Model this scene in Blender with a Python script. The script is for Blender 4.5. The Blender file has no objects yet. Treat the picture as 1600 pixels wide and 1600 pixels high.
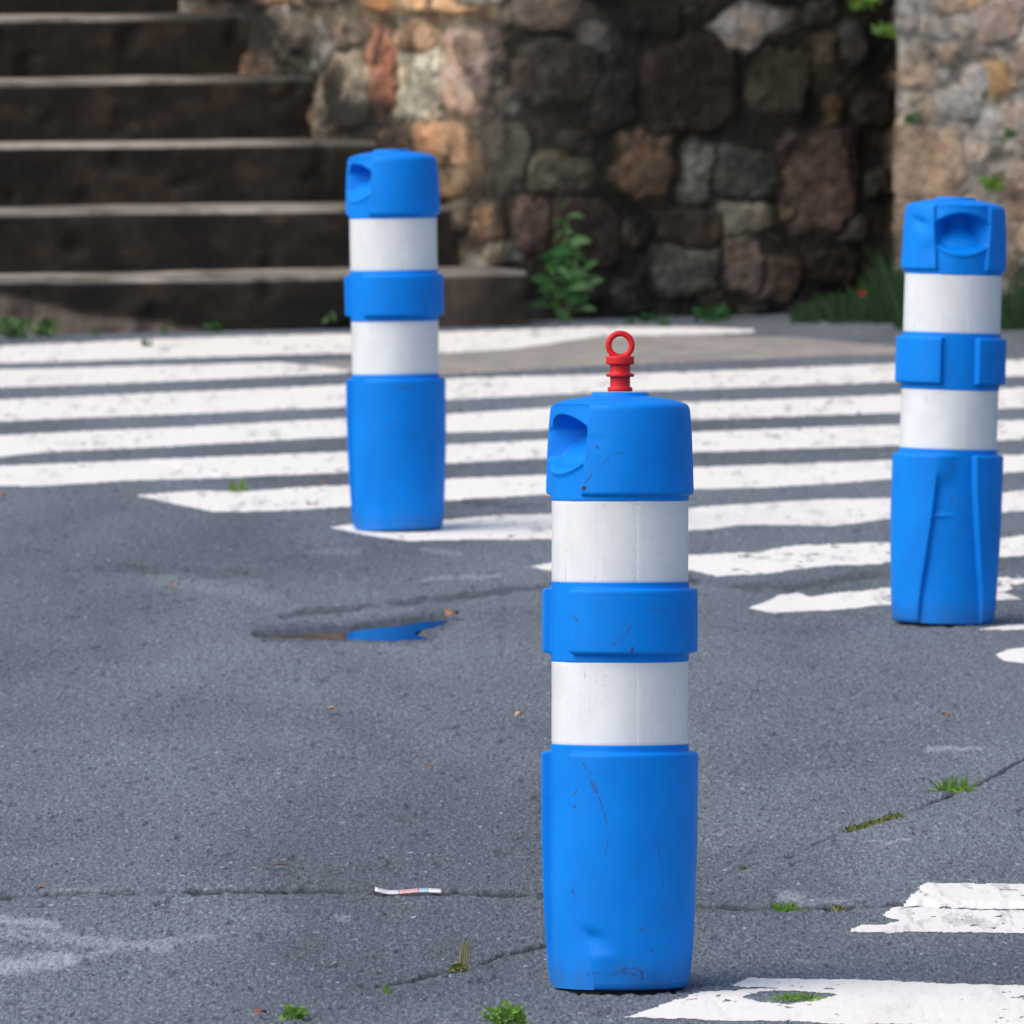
import bpy, math, random
import numpy as np
from mathutils import Matrix, Vector

rng = np.random.default_rng(7)
random.seed(7)
S = bpy.context.scene
COL = S.collection

# ------------------------------------------------------------------ camera model
F = 18000.0            # focal length in photo pixels (photo 1600 px wide)
HC = 1.69              # eye height
P = math.atan(1230.0 / F)
CP, SP = math.cos(P), math.sin(P)

def ray(x, y):
    a, b = (x - 800.0) / F, -(y - 800.0) / F
    return np.array([a, CP + b * SP, -SP + b * CP])

def ground(x, y, z=0.0):
    d = ray(x, y)
    t = (z - HC) / d[2]
    return np.array([d[0] * t, d[1] * t, z])

def at_depth(x, y, Y):
    d = ray(x, y)
    t = Y / d[1]
    return np.array([d[0] * t, Y, HC + d[2] * t])

def to_px(X, Y, Z):
    zz = Z - HC
    dep = Y * CP - zz * SP
    up = Y * SP + zz * CP
    return 800.0 + F * X / dep, 800.0 - F * up / dep

def gpoly(pts):
    return np.array([ground(x, y)[:2] for x, y in pts])

# ------------------------------------------------------------------ numpy noise
class VNoise:
    def __init__(self, seed):
        self.t = np.random.default_rng(seed).random((256, 256))
    def __call__(self, x, y):
        xi = np.floor(x).astype(np.int64); yi = np.floor(y).astype(np.int64)
        fx = x - xi; fy = y - yi
        fx = fx * fx * (3 - 2 * fx); fy = fy * fy * (3 - 2 * fy)
        a = self.t[xi & 255, yi & 255]; b = self.t[(xi + 1) & 255, yi & 255]
        c = self.t[xi & 255, (yi + 1) & 255]; d = self.t[(xi + 1) & 255, (yi + 1) & 255]
        return (a * (1 - fx) + b * fx) * (1 - fy) + (c * (1 - fx) + d * fx) * fy

def fbm(seed, x, y, octs=4):
    out = 0.0; amp = 0.5; tot = 0.0
    for k in range(octs):
        out = out + amp * VNoise(seed + k)(x * 2 ** k + 17.3 * k, y * 2 ** k + 5.1 * k)
        tot += amp; amp *= 0.55
    return out / tot

def sstep(a, b, x):
    t = np.clip((x - a) / (b - a), 0, 1)
    return t * t * (3 - 2 * t)

def in_poly(px, py, poly):
    ins = np.zeros(px.shape, bool)
    n = len(poly)
    for i in range(n):
        x0, y0 = poly[i]; x1, y1 = poly[(i + 1) % n]
        if y0 == y1: continue
        c = ((y0 > py) != (y1 > py)) & (px < (x1 - x0) * (py - y0) / (y1 - y0) + x0)
        ins ^= c
    return ins

def d_line(px, py, pts):
    d = np.full(px.shape, 1e9)
    for (x0, y0), (x1, y1) in zip(pts[:-1], pts[1:]):
        dx, dy = x1 - x0, y1 - y0
        t = np.clip(((px - x0) * dx + (py - y0) * dy) / (dx * dx + dy * dy), 0, 1)
        d = np.minimum(d, np.hypot(px - x0 - t * dx, py - y0 - t * dy))
    return d

# ------------------------------------------------------------------ object helpers
def mesh_np(name, verts, faces, mat, parent=None, attrs=None, smooth=True, mats=None, midx=None):
    """verts (n,3), faces (m,4) or list of tuples; attrs {name: (n,3|4) colour}"""
    me = bpy.data.meshes.new(name)
    verts = np.asarray(verts, dtype=np.float32)
    if isinstance(faces, np.ndarray):
        m, k = faces.shape
        me.vertices.add(len(verts)); me.vertices.foreach_set('co', verts.ravel())
        me.loops.add(m * k); me.loops.foreach_set('vertex_index', faces.astype(np.int32).ravel())
        me.polygons.add(m)
        me.polygons.foreach_set('loop_start', np.arange(0, m * k, k, dtype=np.int32))
        me.polygons.foreach_set('loop_total', np.full(m, k, dtype=np.int32))
        me.update(calc_edges=True)
    else:
        me.from_pydata([tuple(map(float, v)) for v in verts], [], faces); me.update()
    for an, av in (attrs or {}).items():
        c = me.color_attributes.new(an, 'FLOAT_COLOR', 'POINT')
        a = np.ones((len(verts), 4), dtype=np.float32); a[:, :av.shape[1]] = av
        c.data.foreach_set('color', a.ravel())
    if smooth:
        me.polygons.foreach_set('use_smooth', np.ones(len(me.polygons), dtype=bool))
    if mats:
        for mm in mats: me.materials.append(mm)
        me.polygons.foreach_set('material_index', np.asarray(midx, dtype=np.int32))
    else:
        me.materials.append(mat)
    me.validate()
    o = bpy.data.objects.new(name, me); COL.objects.link(o)
    if parent: o.parent = parent
    return o

def tag(o, label, cat, group=None):
    o['label'] = label; o['category'] = cat
    if group: o['group'] = group
    return o

def thing(name, label, cat, loc, group=None):
    o = bpy.data.objects.new(name, None); COL.objects.link(o)
    o.empty_display_size = 0.1
    o.location = loc
    return tag(o, label, cat, group)

def structure(o, kind='structure'):
    o['kind'] = kind; return o

# ------------------------------------------------------------------ materials
class M:
    def __init__(self, name):
        self.m = bpy.data.materials.new(name); self.m.use_nodes = True
        self.nt = self.m.node_tree; self.n = self.nt.nodes; self.b = self.n['Principled BSDF']
    def new(self, t, **kw):
        nd = self.n.new(t)
        for k, v in kw.items(): setattr(nd, k, v)
        return nd
    def link(self, a, b): self.nt.links.new(a, b)
    def coords(self, scale=(1, 1, 1), kind='Object'):
        tc = self.new('ShaderNodeTexCoord'); mp = self.new('ShaderNodeMapping')
        mp.inputs['Scale'].default_value = scale
        self.link(tc.outputs[kind], mp.inputs['Vector']); return mp.outputs['Vector']
    def noise(self, vec, scale, detail=4, rough=0.6, dist=0.0):
        nz = self.new('ShaderNodeTexNoise')
        nz.inputs['Scale'].default_value = scale; nz.inputs['Detail'].default_value = detail
        nz.inputs['Roughness'].default_value = rough; nz.inputs['Distortion'].default_value = dist
        self.link(vec, nz.inputs['Vector']); return nz.outputs['Fac']
    def ramp(self, fac, stops):
        r = self.new('ShaderNodeValToRGB'); e = r.color_ramp.elements
        while len(e) > 1: e.remove(e[0])
        e[0].position = stops[0][0]; e[0].color = self.c4(stops[0][1])
        for p, c in stops[1:]:
            el = e.new(p); el.color = self.c4(c)
        self.link(fac, r.inputs['Fac']); return r.outputs['Color']
    @staticmethod
    def c4(c):
        if isinstance(c, (int, float)): return (c, c, c, 1)
        return (c[0], c[1], c[2], 1)
    def mix(self, fac, a, b, mode='MIX'):
        x = self.new('ShaderNodeMix', data_type='RGBA', blend_type=mode)
        for s, v in ((x.inputs['Factor'], fac), (x.inputs['A'], a), (x.inputs['B'], b)):
            if hasattr(v, 'links'): self.link(v, s)
            elif s is x.inputs['Factor']: s.default_value = v
            else: s.default_value = self.c4(v)
        # RGBA sockets are the later ones of the same name
        return x
    def mixc(self, fac, a, b, mode='MIX'):
        x = self.new('ShaderNodeMix', data_type='RGBA', blend_type=mode)
        f, A, B = x.inputs[0], x.inputs[6], x.inputs[7]
        if hasattr(fac, 'links'): self.link(fac, f)
        else: f.default_value = fac
        for s, v in ((A, a), (B, b)):
            if hasattr(v, 'links'): self.link(v, s)
            else: s.default_value = self.c4(v)
        return x.outputs[2]
    def math(self, op, a, b=0.0):
        x = self.new('ShaderNodeMath', operation=op)
        for s, v in ((x.inputs[0], a), (x.inputs[1], b)):
            if hasattr(v, 'links'): self.link(v, s)
            else: s.default_value = v
        return x.outputs[0]
    def attr(self, name):
        a = self.new('ShaderNodeAttribute'); a.attribute_name = name; return a
    def sep(self, col):
        s = self.new('ShaderNodeSeparateColor'); self.link(col, s.inputs[0]); return s.outputs
    def bump(self, h, strength=0.3, dist=0.002):
        b = self.new('ShaderNodeBump'); b.inputs['Strength'].default_value = strength
        b.inputs['Distance'].default_value = dist
        self.link(h, b.inputs['Height']); self.link(b.outputs[0], self.b.inputs['Normal'])
    def out(self, col=None, rough=None, spec=None):
        if col is not None:
            if hasattr(col, 'links'): self.link(col, self.b.inputs['Base Color'])
            else: self.b.inputs['Base Color'].default_value = self.c4(col)
        if rough is not None:
            if hasattr(rough, 'links'): self.link(rough, self.b.inputs['Roughness'])
            else: self.b.inputs['Roughness'].default_value = rough
        if spec is not None: self.b.inputs['Specular IOR Level'].default_value = spec
        return self.m

def srgb(r, g, b):
    f = lambda c: c / 12.92 if c <= 0.04045 else ((c + 0.055) / 1.055) ** 2.4
    return tuple(f(v / 255.0) for v in (r, g, b))

def asphalt():
    k = M('asphalt')
    g1 = k.noise(k.coords((1, 0.16, 1)), 190, 3, 0.7)
    col = k.ramp(g1, [(0.32, (0.040, 0.046, 0.053)), (0.43, (0.110, 0.126, 0.145)), (0.57, (0.156, 0.177, 0.202)), (0.69, (0.285, 0.315, 0.35))])
    big = k.noise(k.coords((1, 0.25, 1)), 3.0, 5, 0.6)
    pat = k.noise(k.coords((1, 0.30, 1)), 1.1, 4, 0.55, 0.5)
    col = k.mixc(1.0, col, k.ramp(pat, [(0.36, 0.76), (0.48, 0.97), (0.62, 1.12)]), 'MULTIPLY')
    dsh = k.noise(k.coords((1, 0.22, 1)), 34, 3, 0.6)
    col = k.mixc(k.ramp(dsh, [(0.64, 0.0), (0.72, 0.5)]), col, (0.055, 0.058, 0.066))
    col = k.mixc(1.0, col, k.ramp(big, [(0.3, 0.80), (0.5, 0.98), (0.7, 1.10)]), 'MULTIPLY')
    sp = k.noise(k.coords((1, 0.35, 1)), 75, 2, 0.5)
    col = k.mixc(k.ramp(sp, [(0.675, 0.0), (0.735, 0.8)]), col, (0.44, 0.455, 0.48))
    a = k.sep(k.attr('mask').outputs['Color'])
    pal = k.math('MULTIPLY', a[1], k.ramp(g1, [(0.35, 0.35), (0.6, 1.0)]))
    col = k.mixc(pal, col, (0.36, 0.375, 0.405))
    col = k.mixc(a[0], col, (0.022, 0.022, 0.024))
    col = k.mixc(a[2], col, (0.045, 0.046, 0.05))
    k.bump(g1, 0.8, 0.004)
    return k.out(col, k.math('SUBTRACT', 0.85, k.math('MULTIPLY', a[2], 0.4)), 0.3)

def paint():
    k = M('road_paint')
    g = k.noise(k.coords((1, 0.14, 1)), 90, 4, 0.7)
    big = k.noise(k.coords((1, 0.2, 1)), 7, 5, 0.65)
    col = k.ramp(g, [(0.30, (0.68, 0.64, 0.575)), (0.42, (0.80, 0.765, 0.70)), (0.7, (0.84, 0.805, 0.745))])
    col = k.mixc(k.ramp(big, [(0.50, 0.0), (0.75, 0.35)]), col, (0.62, 0.565, 0.50))
    st = k.noise(k.coords((1, 0.11, 1)), 26, 5, 0.7, 0.3)
    pt = k.noise(k.coords((1, 0.2, 1)), 3.5, 3, 0.5)
    wr = k.math('MULTIPLY', k.ramp(st, [(0.53, 0.0), (0.64, 0.95)]), k.ramp(pt, [(0.42, 0.0), (0.58, 0.8)]))
    col = k.mixc(wr, col, (0.33, 0.325, 0.33))
    k.bump(g, 0.3, 0.0015)
    return k.out(col, 0.75, 0.3)

def concrete(name, c, mott=0.35):
    k = M(name)
    n = k.noise(k.coords((1, 0.5, 1)), 6, 6, 0.7)
    col = k.mixc(mott, c, k.ramp(n, [(0.3, tuple(v * 0.35 for v in c)), (0.5, c), (0.7, (c[0] * 1.5, c[1] * 1.42, c[2] * 1.3))]))
    k.bump(n, 0.4, 0.006)
    return k.out(col, 0.9, 0.25)

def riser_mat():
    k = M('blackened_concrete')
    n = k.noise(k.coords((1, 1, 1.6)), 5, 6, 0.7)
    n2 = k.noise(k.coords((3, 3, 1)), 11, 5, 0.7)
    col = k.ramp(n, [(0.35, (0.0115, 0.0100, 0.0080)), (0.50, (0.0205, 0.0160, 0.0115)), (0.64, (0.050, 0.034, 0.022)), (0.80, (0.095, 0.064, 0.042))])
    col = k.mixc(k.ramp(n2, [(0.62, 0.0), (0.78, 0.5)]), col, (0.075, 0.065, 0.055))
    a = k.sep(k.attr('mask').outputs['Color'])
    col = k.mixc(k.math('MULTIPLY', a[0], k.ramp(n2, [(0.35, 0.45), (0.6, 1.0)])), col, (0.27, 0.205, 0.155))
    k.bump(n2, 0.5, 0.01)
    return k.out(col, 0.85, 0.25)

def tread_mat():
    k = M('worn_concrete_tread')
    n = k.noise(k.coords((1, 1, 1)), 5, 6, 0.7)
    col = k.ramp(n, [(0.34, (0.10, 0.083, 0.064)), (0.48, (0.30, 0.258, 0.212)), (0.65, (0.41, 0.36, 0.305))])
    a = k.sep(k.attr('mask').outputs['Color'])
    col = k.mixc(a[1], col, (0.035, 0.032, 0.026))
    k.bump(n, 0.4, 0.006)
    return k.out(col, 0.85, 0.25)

def stone_mat(name='rubble_stone'):
    k = M(name)
    a = k.attr('stone'); base = a.outputs['Color']; s = k.sep(k.attr('mask').outputs['Color'])
    v = k.coords((1, 1, 1))
    n = k.noise(v, 14, 6, 0.72, 0.4); n2 = k.noise(v, 38, 5, 0.7); n3 = k.noise(v, 4.2, 5, 0.7, 0.6)
    col = k.mixc(0.8, base, k.ramp(n, [(0.30, 0.25), (0.45, 0.8), (0.55, 1.0), (0.72, 1.5)]), 'MULTIPLY')
    col = k.mixc(0.6, col, k.ramp(n2, [(0.35, 0.4), (0.5, 1.0), (0.68, 1.3)]), 'MULTIPLY')
    # streaks of black lichen and damp; shade at the wall corner is painted in too
    st = k.math('MULTIPLY', s[0], k.ramp(n3, [(0.36, 0.25), (0.58, 1.0)]))
    col = k.mixc(st, col, (0.014, 0.013, 0.0105))
    col = k.mixc(k.math('MULTIPLY', s[1], k.ramp(n3, [(0.5, 0.0), (0.62, 0.7)])), col, (0.03, 0.033, 0.014))
    col = k.mixc(s[2], col, (0.020, 0.0185, 0.015))
    k.bump(n2, 0.6, 0.012)
    return k.out(col, 0.9, 0.2)

def plastic():
    k = M('blue_plastic')
    v = k.coords()
    n = k.noise(v, 9, 4, 0.6)
    col = k.ramp(n, [(0.3, (0.0004, 0.182, 0.67)), (0.6, (0.0004, 0.216, 0.75))])
    # scuffs: fine stretched scratches and dirt
    sc = k.noise(k.coords((140, 140, 16)), 1.0, 3, 0.6, 0.4); big = k.noise(v, 13, 3, 0.5)
    ms = k.math('MULTIPLY', k.ramp(sc, [(0.68, 0.0), (0.75, 0.25)]), k.ramp(big, [(0.57, 0.0), (0.67, 1.0)]))
    col = k.mixc(ms, col, (0.03, 0.07, 0.22))
    d = k.noise(k.coords((25, 25, 9)), 1.0, 5, 0.7)
    col = k.mixc(k.ramp(d, [(0.52, 0.0), (0.80, 0.16)]), col, (0.02, 0.11, 0.42))
    a = k.sep(k.attr('mask').outputs['Color'])
    col = k.mixc(a[0], col, (0.045, 0.03, 0.06))
    col = k.mixc(k.math('MULTIPLY', a[1], k.ramp(d, [(0.35, 0.2), (0.6, 1.0)])), col, (0.06, 0.075, 0.11))
    k.bump(k.noise(v, 90, 3, 0.5), 0.06, 0.002)
    return k.out(col, k.ramp(d, [(0.3, 0.44), (0.7, 0.60)]), 0.15)

def band_mat():
    k = M('white_reflective_sheeting')
    v = k.coords()
    vo = k.new('ShaderNodeTexVoronoi'); vo.feature = 'DISTANCE_TO_EDGE'; vo.inputs['Scale'].default_value = 260
    vo.inputs['Randomness'].default_value = 0.5
    k.link(v, vo.inputs['Vector'])
    n = k.noise(v, 14, 5, 0.7)
    cell = k.ramp(vo.outputs['Distance'], [(0.03, 0.0), (0.09, 1.0)])
    wear = k.ramp(n, [(0.44, 0.0), (0.56, 1.0)])
    col = k.mixc(k.math('MULTIPLY', k.math('SUBTRACT', 1.0, cell), k.math('MULTIPLY', wear, 0.42)), (0.735, 0.76, 0.785), (0.44, 0.46, 0.48))
    s = k.noise(k.coords((90, 90, 9)), 1.0, 3, 0.6, 0.6); b2 = k.noise(v, 17, 2, 0.5)
    col = k.mixc(k.math('MULTIPLY', k.ramp(s, [(0.66, 0.0), (0.74, 0.85)]), k.ramp(b2, [(0.48, 0.0), (0.58, 1.0)])), col, (0.27, 0.26, 0.27))
    d = k.noise(k.coords((14, 14, 3)), 1.0, 5, 0.65)
    col = k.mixc(k.ramp(d, [(0.45, 0.0), (0.75, 0.40)]), col, (0.55, 0.55, 0.53))
    k.bump(cell, 0.08, 0.0008)
    return k.out(col, 0.33, 0.4)

def simple(name, c, rough=0.6, spec=0.3, var=0.25, scale=40):
    k = M(name)
    n = k.noise(k.coords(), scale, 4, 0.6)
    col = k.mixc(var, c, k.ramp(n, [(0.3, tuple(v * 0.4 for v in c)), (0.7, tuple(min(1, v * 1.6) for v in c))]))
    return k.out(col, rough, spec)

def leaf_mat(name, c, trans=0.25):
    k = M(name)
    n = k.noise(k.coords(), 25, 4, 0.6)
    inf = k.new('ShaderNodeObjectInfo')
    col = k.mixc(0.6, c, k.ramp(n, [(0.3, tuple(v * 0.45 for v in c)), (0.7, (c[0] * 1.7, c[1] * 1.5, c[2] * 1.2))]))
    k.b.inputs['Transmission Weight'].default_value = 0
    tr = k.new('ShaderNodeBsdfTranslucent'); k.link(col, tr.inputs['Color'])
    mx = k.new('ShaderNodeMixShader'); mx.inputs[0].default_value = trans
    k.out(col, 0.5, 0.35)
    k.link(k.b.outputs[0], mx.inputs[1]); k.link(tr.outputs[0], mx.inputs[2])
    k.link(mx.outputs[0], k.n['Material Output'].inputs['Surface'])
    return k.m

MAT = dict(asphalt=asphalt(), paint=paint(), patch=concrete('patched_concrete', (0.30, 0.275, 0.245), 0.5),
           riser=riser_mat(), tread=tread_mat(), stone=stone_mat(), plastic=plastic(), band=band_mat(),
           rubber=simple('black_rubber', (0.012, 0.012, 0.013), 0.8),
           red=simple('red_plastic', (0.62, 0.012, 0.016), 0.42, 0.35, 0.12),
           bright=leaf_mat('young_leaf', (0.15, 0.30, 0.05)), mid=leaf_mat('weed_leaf', (0.032, 0.118, 0.028)),
           pale=leaf_mat('pale_weed_leaf', (0.085, 0.17, 0.06)), dark=leaf_mat('shade_leaf', (0.026, 0.10, 0.026)), grass=leaf_mat('grass_blade', (0.10, 0.22, 0.035)),
           deepgrass=leaf_mat('wall_grass_blade', (0.036, 0.085, 0.030)),
           moss=leaf_mat('dry_moss', (0.16, 0.19, 0.055), 0.1), stem=simple('green_stem', (0.09, 0.15, 0.04)),
           straw=simple('dry_stem', (0.24, 0.225, 0.12)), leafd=simple('dry_leaf_brown', (0.32, 0.15, 0.075), 0.7, 0.2),
           leafr=simple('dry_leaf_red', (0.20, 0.085, 0.06), 0.7, 0.2), leafp=simple('dry_leaf_pale', (0.60, 0.36, 0.18), 0.7, 0.2),
           flower=simple('red_petal', (0.40, 0.015, 0.03)), paperw=simple('white_paper', (0.78, 0.75, 0.74)),
           paperr=simple('pink_print', (0.70, 0.40, 0.40)), paperb=simple('blue_print', (0.40, 0.56, 0.70)),
           soil=simple('bank_soil', (0.05, 0.04, 0.025), 0.95))

def water():
    k = M('puddle_water')
    k.b.inputs['IOR'].default_value = 1.33
    return k.out((0.012, 0.012, 0.012), 0.015, 0.5)
MAT['water'] = water()

# ------------------------------------------------------------------ road sheet
def rows():
    ys = np.arange(1760.0, 468.0, -1.1)
    d = np.array([ground(800, y)[1] for y in ys])
    near = np.array([-120, -60, -30, -12, -4, 0, 3, 6, 8, 10, 11.5, 12.6, 13.3])
    far = np.array([34.5, 36, 39, 44, 52, 65, 85, 120, 180, 300, 500, 800])
    near = near[near < d[0] - 0.1]; far = far[far > d[-1] + 0.3]
    return np.concatenate([near, d, far])
YS = rows()
fine_t = np.arange(-0.105, 0.105, 2.3 / 11520.0)
side = np.array([0.11, 0.12, 0.135, 0.16, 0.2, 0.27, 0.37, 0.5, 0.75, 1.1, 1.7, 2.7, 4.5, 8, 14])
TS = np.concatenate([-side[::-1], fine_t, side])
GX = TS[None, :] * np.maximum(YS, 14.0)[:, None]
GY = np.repeat(YS[:, None], len(TS), 1)
PX, PY = to_px(GX, np.maximum(GY, 5.0), 0.0)

PUDDLE = [(402, 990), (470, 986), (545, 982), (580, 976), (628, 972), (660, 966), (700, 964), (694, 969), (676, 974), (652, 980), (646, 984), (668, 992), (610, 995), (545, 993), (470, 992)]
CRACKS = [  # polyline, half width (px), depth (m), darkness
    ([(-300, 1410), (0, 1401), (150, 1394), (300, 1392), (450, 1391), (600, 1393), (700, 1396), (850, 1398), (1090, 1417), (1230, 1419), (1330, 1417), (1420, 1413), (1800, 1419)], 3.4, 0.006, 0.85),
    ([(1800, 1110), (1700, 1150), (1600, 1187), (1530, 1225), (1480, 1245), (1410, 1275), (1330, 1296)], 1.8, 0.005, 0.9),
    ([(1330, 1296), (1240, 1335), (1160, 1357), (1110, 1375)], 1.3, 0.002, 0.45),
    ([(590, 1541), (640, 1533), (690, 1520), (740, 1512), (780, 1495), (870, 1474)], 2.6, 0.005, 0.75),
    ([(440, 962), (484, 955), (618, 942), (752, 928), (870, 912)], 5.0, 0.003, 0.55),
    ([(1080, 905), (1150, 914), (1230, 918), (1330, 902), (1400, 895)], 6.0, 0.003, 0.5),
    ([(230, 720), (300, 735), (360, 745), (430, 750)], 1.8, 0.003, 0.5),
    ([(160, 884), (260, 890), (330, 893), (420, 897)], 7.0, 0.002, 0.35),
    ([(1080, 798), (1130, 803), (1250, 806), (1400, 800)], 4.0, 0.002, 0.35),
    ([(700, 780), (760, 788), (850, 792)], 3.0, 0.002, 0.45),
    ([(860, 1160), (1080, 1290), (1180, 1290)], 1.4, 0.002, 0.25),
]
PALES = [([(0, 1510), (60, 1502), (110, 1498)], 16, 1.0), ([(0, 1455), (160, 1472), (260, 1480)], 12, 0.6), ([(0, 1436), (90, 1446)], 8, 0.85), ([(110, 1500), (200, 1478), (330, 1462)], 6, 0.5),
         ([(1450, 1171), (1490, 1169), (1530, 1171)], 4, 0.8), ([(1360, 1316), (1420, 1314)], 3, 0.75), ([(1222, 1402), (1250, 1404)], 11, 0.6), ([(1250, 1412), (1350, 1404)], 4, 0.4),
         ([(660, 907), (780, 898)], 4, 0.55), ([(520, 1432), (545, 1436)], 4, 0.5), ([(240, 905), (420, 932)], 14, 0.2), ([(80, 1393), (150, 1391)], 5, 0.5),
         ([(1240, 1502), (1310, 1504)], 3, 0.4), ([(480, 860), (560, 862)], 6, 0.25), ([(660, 858), (720, 866)], 5, 0.4)]

STR = [
 [(-500, 566), (0, 541), (230, 530), (540, 522), (700, 519), (940, 511), (1060, 511), (1175, 515), (1180, 520), (1100, 523), (940, 526), (800, 546), (700, 552), (540, 553), (300, 559), (0, 568), (-500, 594)],
 [(-500, 604), (0, 578), (300, 570), (430, 566), (500, 573), (548, 579), (540, 584), (250, 597), (0, 606), (-500, 632)],
 [(-500, 650), (0, 625), (270, 613), (543, 602), (696, 592), (860, 588), (1050, 582), (1395, 569), (1600, 562), (2100, 545), (2100, 570), (1600, 588), (1395, 597), (1050, 610), (860, 617), (696, 625), (543, 636), (270, 648), (0, 659), (-500, 686)],
 [(-500, 704), (0, 681), (270, 668), (543, 653), (696, 647), (860, 637), (1082, 629), (1403, 617), (1600, 606), (2100, 590), (2100, 618), (1600, 638), (1403, 645), (1084, 656), (860, 671), (696, 676), (543, 682), (270, 697), (60, 708), (0, 714), (-500, 742)],
 [(-500, 748), (0, 728), (200, 720), (260, 717), (543, 706), (696, 695), (860, 687), (1085, 675), (1401, 664), (1561, 658), (2100, 640), (2100, 668), (1600, 687), (1401, 696), (1085, 707), (860, 716), (696, 724), (543, 738), (300, 748), (180, 752), (60, 760), (0, 759), (-150, 762), (-330, 764)],
 [(212, 774), (306, 767), (380, 768), (470, 761), (543, 758), (696, 749), (860, 742), (1085, 731), (1392, 719), (1600, 711), (2100, 692), (2100, 722), (1600, 738), (1392, 749), (1200, 762), (1085, 765), (860, 773), (696, 782), (543, 792), (440, 798), (333, 800), (260, 785)],
 [(513, 824), (554, 819), (699, 813), (780, 806), (860, 804), (1075, 794), (1157, 788), (1300, 780), (1388, 779), (1567, 770), (1600, 767), (2100, 745), (2100, 776), (1600, 799), (1388, 811), (1300, 822), (1157, 820), (1121, 826), (1075, 829), (860, 843), (752, 844), (640, 846), (570, 836)],
 [(826, 886), (860, 880), (960, 872), (1078, 868), (1175, 864), (1250, 852), (1388, 847), (1563, 840), (1600, 836), (2100, 810), (2100, 845), (1600, 868), (1563, 870), (1388, 879), (1345, 883), (1299, 883), (1200, 897), (1121, 902), (1078, 892), (960, 892), (860, 892)],
 [(1166, 951), (1200, 940), (1217, 931), (1250, 928), (1262, 934), (1299, 928), (1340, 925), (1383, 921), (1480, 914), (1561, 903), (1600, 900), (1900, 886), (1900, 908), (1600, 910), (1568, 926), (1600, 937), (1560, 938), (1480, 942), (1383, 947), (1353, 949), (1299, 955), (1200, 958)],
 [(1556, 1024), (1575, 1015), (1600, 1012), (1900, 996), (1900, 1026), (1640, 1037), (1600, 1037), (1570, 1033)],
 [(1530, 984), (1561, 979), (1610, 975), (1700, 972), (1700, 978), (1610, 984), (1570, 985)],
]
NEAR1 = [(1447, 1381), (1600, 1383), (2000, 1390), (2000, 1475), (1600, 1459), (1325, 1458), (1342, 1447), (1400, 1443), (1404, 1440), (1378, 1431), (1408, 1414), (1425, 1398)]
NEAR2 = [(974, 1590), (1040, 1570), (1078, 1556), (1100, 1550), (1215, 1546), (1140, 1541), (1172, 1530), (1290, 1530), (1428, 1536), (1600, 1541), (2000, 1556), (2000, 1620), (1600, 1604), (1300, 1600), (1100, 1594)]
painted = np.zeros(GX.shape)
for poly in STR + [NEAR1, NEAR2]:
    q = np.array(poly, float); lo = q.min(0) - 10; hi = q.max(0) + 10
    sl = np.nonzero((PX > lo[0]) & (PX < hi[0]) & (PY > lo[1]) & (PY < hi[1]) & (GY > 13.5) & (GY < 34.5))
    for ox, oy in ((0, 0), (6, 0), (-6, 0), (0, 4), (0, -4)):
        painted[sl] = np.maximum(painted[sl], in_poly(PX[sl] + ox, PY[sl] + oy, poly))
vis = (GY > 13.5) & (GY < 34.5)
low = 0.004 * (fbm(11, GX * 1.6, GY * 0.5, 3) - 0.5) * vis
warpx = 9 * (fbm(31, PX / 26, PY / 9, 3) - 0.5); warpy = 9 * (fbm(41, PX / 22, PY / 8, 3) - 0.5)
crack = np.zeros_like(GX); groove = np.zeros_like(GX)
for pts, w, dep, dk in CRACKS:
    d = d_line(PX + warpx * 0.6, PY + warpy * 0.6, pts)
    brk = 0.25 + 0.75 * sstep(0.33, 0.5, fbm(51 + len(pts), PX / 40, PY / 14, 3))
    wv_ = w * (0.45 + 1.3 * fbm(57, PX / 17, PY / 11, 3)); mk = (1 - sstep(wv_ * 0.5, wv_ * 1.5, d)) * brk
    crack = np.maximum(crack, mk * dk); groove = np.maximum(groove, mk * dep)
pale = np.zeros_like(GX)
for pts, w, s in PALES:
    d = d_line(PX + warpx, PY + warpy, pts)
    pale = np.maximum(pale, (1 - sstep(w * 0.3, w * 1.2, d)) * s)
pin = in_poly(PX, PY, PUDDLE)
dpud = np.where(pin, 0, d_line(PX, PY, PUDDLE + PUDDLE[:1]))
pud = 1 - sstep(0.0, 7.0, dpud)
wet = (1 - sstep(1.0, 18.0, dpud + 10 * (fbm(83, PX / 20, PY / 6, 3) - .5))) * 0.8
# faint damp band round the bollard feet and in the crack lines
grain = fbm(61, GX * 240, GY * 70, 2) - 0.5
grain2 = fbm(71, GX * 70, GY * 22, 2) - 0.5
pits = sstep(0.72, 0.84, fbm(76, GX * 55, GY * 16, 2))
GR = (0.0034 * grain + 0.0030 * grain2 - 0.003 * pits) * vis * (1 - 0.35 * pud) * (1 - 0.65 * painted)
LOWZ = low - groove - 0.016 * pud
GZ = LOWZ + GR
nr, nc = GX.shape
idx = np.arange(nr * nc).reshape(nr, nc)
FACES = np.stack([idx[:-1, :-1], idx[:-1, 1:], idx[1:, 1:], idx[1:, :-1]], -1).reshape(-1, 4)
mask = np.stack([np.clip(crack + 0.35 * pits, 0, 1), pale, wet], -1).reshape(-1, 3)
V = np.stack([GX, GY, GZ], -1).reshape(-1, 3)
structure(mesh_np('road', V, FACES, MAT['asphalt'], attrs={'mask': mask}))

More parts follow.
